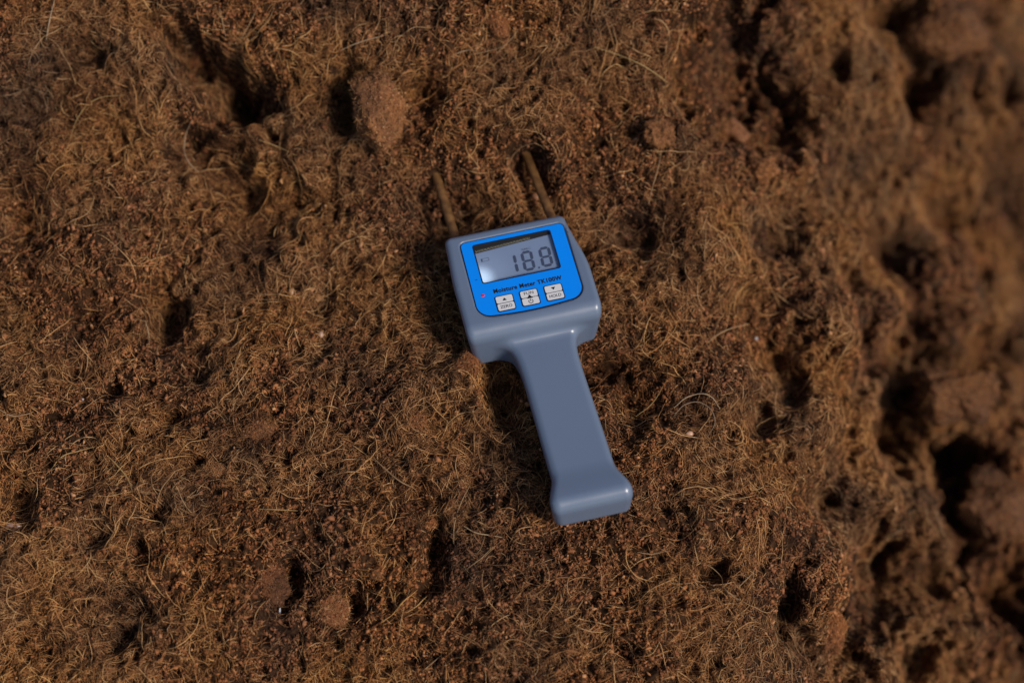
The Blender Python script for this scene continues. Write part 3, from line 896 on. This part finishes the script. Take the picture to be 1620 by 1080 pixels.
ba = extrude_poly('battery_symbol', rrect(-18.2, 12.0 + DY, 2.3, 1.1, .3), 0, 0, M_seg2, lcd, hole=rrect(-18.2, 12.0 + DY, 2.0, .8, .2)); tilt(ba, .06)
bb = extrude_poly('battery_symbol', [(-20.4, 10.6 + DY), (-19.4, 12 + DY), (-20.4, 13.4 + DY)], 0, 0, M_seg, lcd); tilt(bb, .08)
# inner wall of the window with its row of small marks
wl = new_mesh('window_wall', [(-.0234, .0229, (ZT - 5) * MM), (.0218, .0229, (ZT - 5) * MM), (.0218, .0229, LZ * MM - .0001), (-.0234, .0229, LZ * MM - .0001)], [(0, 1, 2, 3)], M_wall, meter)
strip = extrude_poly('display_bezel', [(-23.3, 19.3), (-23.3, 23.1), (21.7, 23.1), (21.7, 21.3)], 0, 0, M_wall, lcd); tilt(strip, .10)
Vb, Fb = [], []
for i in range(17):
    x = -21.6 + i * 1.9
    yb = 20.0 + (x + 23) * .040
    for (x0, y0, x1, y1) in ((-.55, 0, -.2, 1.2), (-.2, .0, .3, .3), (.5, .1, .95, .45), (.5, .8, 1.0, 1.15)):
        kk = len(Vb)
        Vb += [((x + x0) * MM, (yb + y0) * MM, 0), ((x + x1) * MM, (yb + y0) * MM, 0), ((x + x1) * MM, (yb + y1) * MM, 0), ((x + x0) * MM, (yb + y1) * MM, 0)]
        Fb.append((kk, kk + 1, kk + 2, kk + 3))
bm_ = new_mesh('bezel_marks', Vb, Fb, M_mark, lcd); tilt(bm_, .15)
# cover pane, with a dip added at its lower left corner to catch glare
nxp, nyp = 46, 28
VV, FF = [], []
for j in range(nyp):
    for i in range(nxp):
        u, v = i / (nxp - 1), j / (nyp - 1)
        x, y = -23.1 + 44.6 * u, -3.3 + 26.2 * v
        z = ZT - .75 - 1.3 * math.exp(-((x + 25.0) / 4.5) ** 2 - ((y + 1.0) / 6) ** 2)
        VV.append((x * MM, y * MM, z * MM))
for j in range(nyp - 1):
    for i in range(nxp - 1):
        k = j * nxp + i
        FF.append((k, k + 1, k + nxp + 1, k + nxp))
pane = new_mesh('cover_pane', VV, FF, glass, meter, smooth=True)

def tri_up(cx, cy, w_, h_, dn=False):
    s = -1 if dn else 1
    return [(cx - w_ / 2, cy - s * h_ / 2), (cx + w_ / 2, cy - s * h_ / 2), (cx, cy + s * h_ / 2)][::(-1 if dn else 1)]
def button(cx, cy, kind):
    fr_ = extrude_poly('button', rrect(cx, cy, 5.35, 5.35, 1.3), LZ - .1, LZ + .22, M_edge, meter)
    extrude_poly('key_half', rrect(cx, cy + 2.5, 4.75, 2.2, .8), LZ + .2, LZ + .55, M_key, fr_)
    extrude_poly('key_half', rrect(cx, cy - 2.5, 4.75, 2.2, .8), LZ + .2, LZ + .55, M_key, fr_)
    z = LZ + .6
    if kind == 'zero':
        extrude_poly('arrow_mark', tri_up(cx, cy + 2.4, 2.5, 1.8), z, z, M_ink, fr_)
        text('key_text', 'ZERO', cx, cy - 2.5, z, 2.75, M_ink, fr_, width=6.8, bold=.03)
    elif kind == 'hold':
        extrude_poly('arrow_mark', tri_up(cx, cy + 2.4, 2.5, 1.8, True), z, z, M_ink, fr_)
        text('key_text', 'HOLD', cx, cy - 2.5, z, 2.75, M_ink, fr_, width=6.8, bold=.03)
    else:
        text('key_text', 'FUN', cx, cy + 2.9, z, 2.6, M_ink, fr_, width=5.4, bold=.02)
        extrude_poly('arrow_mark', tri_up(cx, cy + .55, 3.4, 2.6), z, z, M_ink, fr_)
        # power sign: open ring with a stroke
        V_, F_ = [], []
        n_ = 22
        for i in range(n_ + 1):
            a = math.radians(125 + 290 * i / n_)
            for r in (1.0, 1.42): V_.append(((cx + r * math.cos(a)) * MM, (cy - 2.75 + r * math.sin(a)) * MM, z * MM))
        for i in range(n_): F_.append((2 * i, 2 * i + 1, 2 * i + 3, 2 * i + 2))
        k = len(V_)
        V_ += [((cx + a) * MM, (cy - 2.75 + b) * MM, z * MM) for a, b in ((-.2, .0), (.2, .0), (.2, 1.6), (-.2, 1.6))]
        F_.append((k, k + 1, k + 2, k + 3))
        new_mesh('power_mark', V_, F_, M_ink, fr_)
button(-14.0, -19.3, 'zero')
button(.1, -19.2, 'fun')
button(14.2, -19.1, 'hold')

for (a, b) in PROBES:
    a, b = Vector(a) * MM, Vector(b) * MM
    n_, ks = 20, 30
    d = (b - a).normalized(); u = d.orthogonal().normalized(); v = d.cross(u)
    V_, F_ = [], []
    for k in range(ks + 1):
        t = k / ks
        r = .0027 * (1 + .03 * math.sin(k * 2.1)) * (1 if t < .9 else (1 - (t - .9) / .1 * .8))
        for i in range(n_):
            an = 2 * math.pi * i / n_
            V_.append(a + (b - a) * t + (u * math.cos(an) + v * math.sin(an)) * r)
    for k in range(ks):
        for i in range(n_):
            F_.append((k * n_ + i, k * n_ + (i + 1) % n_, (k + 1) * n_ + (i + 1) % n_, (k + 1) * n_ + i))
    F_.append(tuple(range(n_))[::-1]); F_.append(tuple(range(ks * n_, ks * n_ + n_)))
    new_mesh('probe', V_, F_, M_rod, meter, smooth=True)
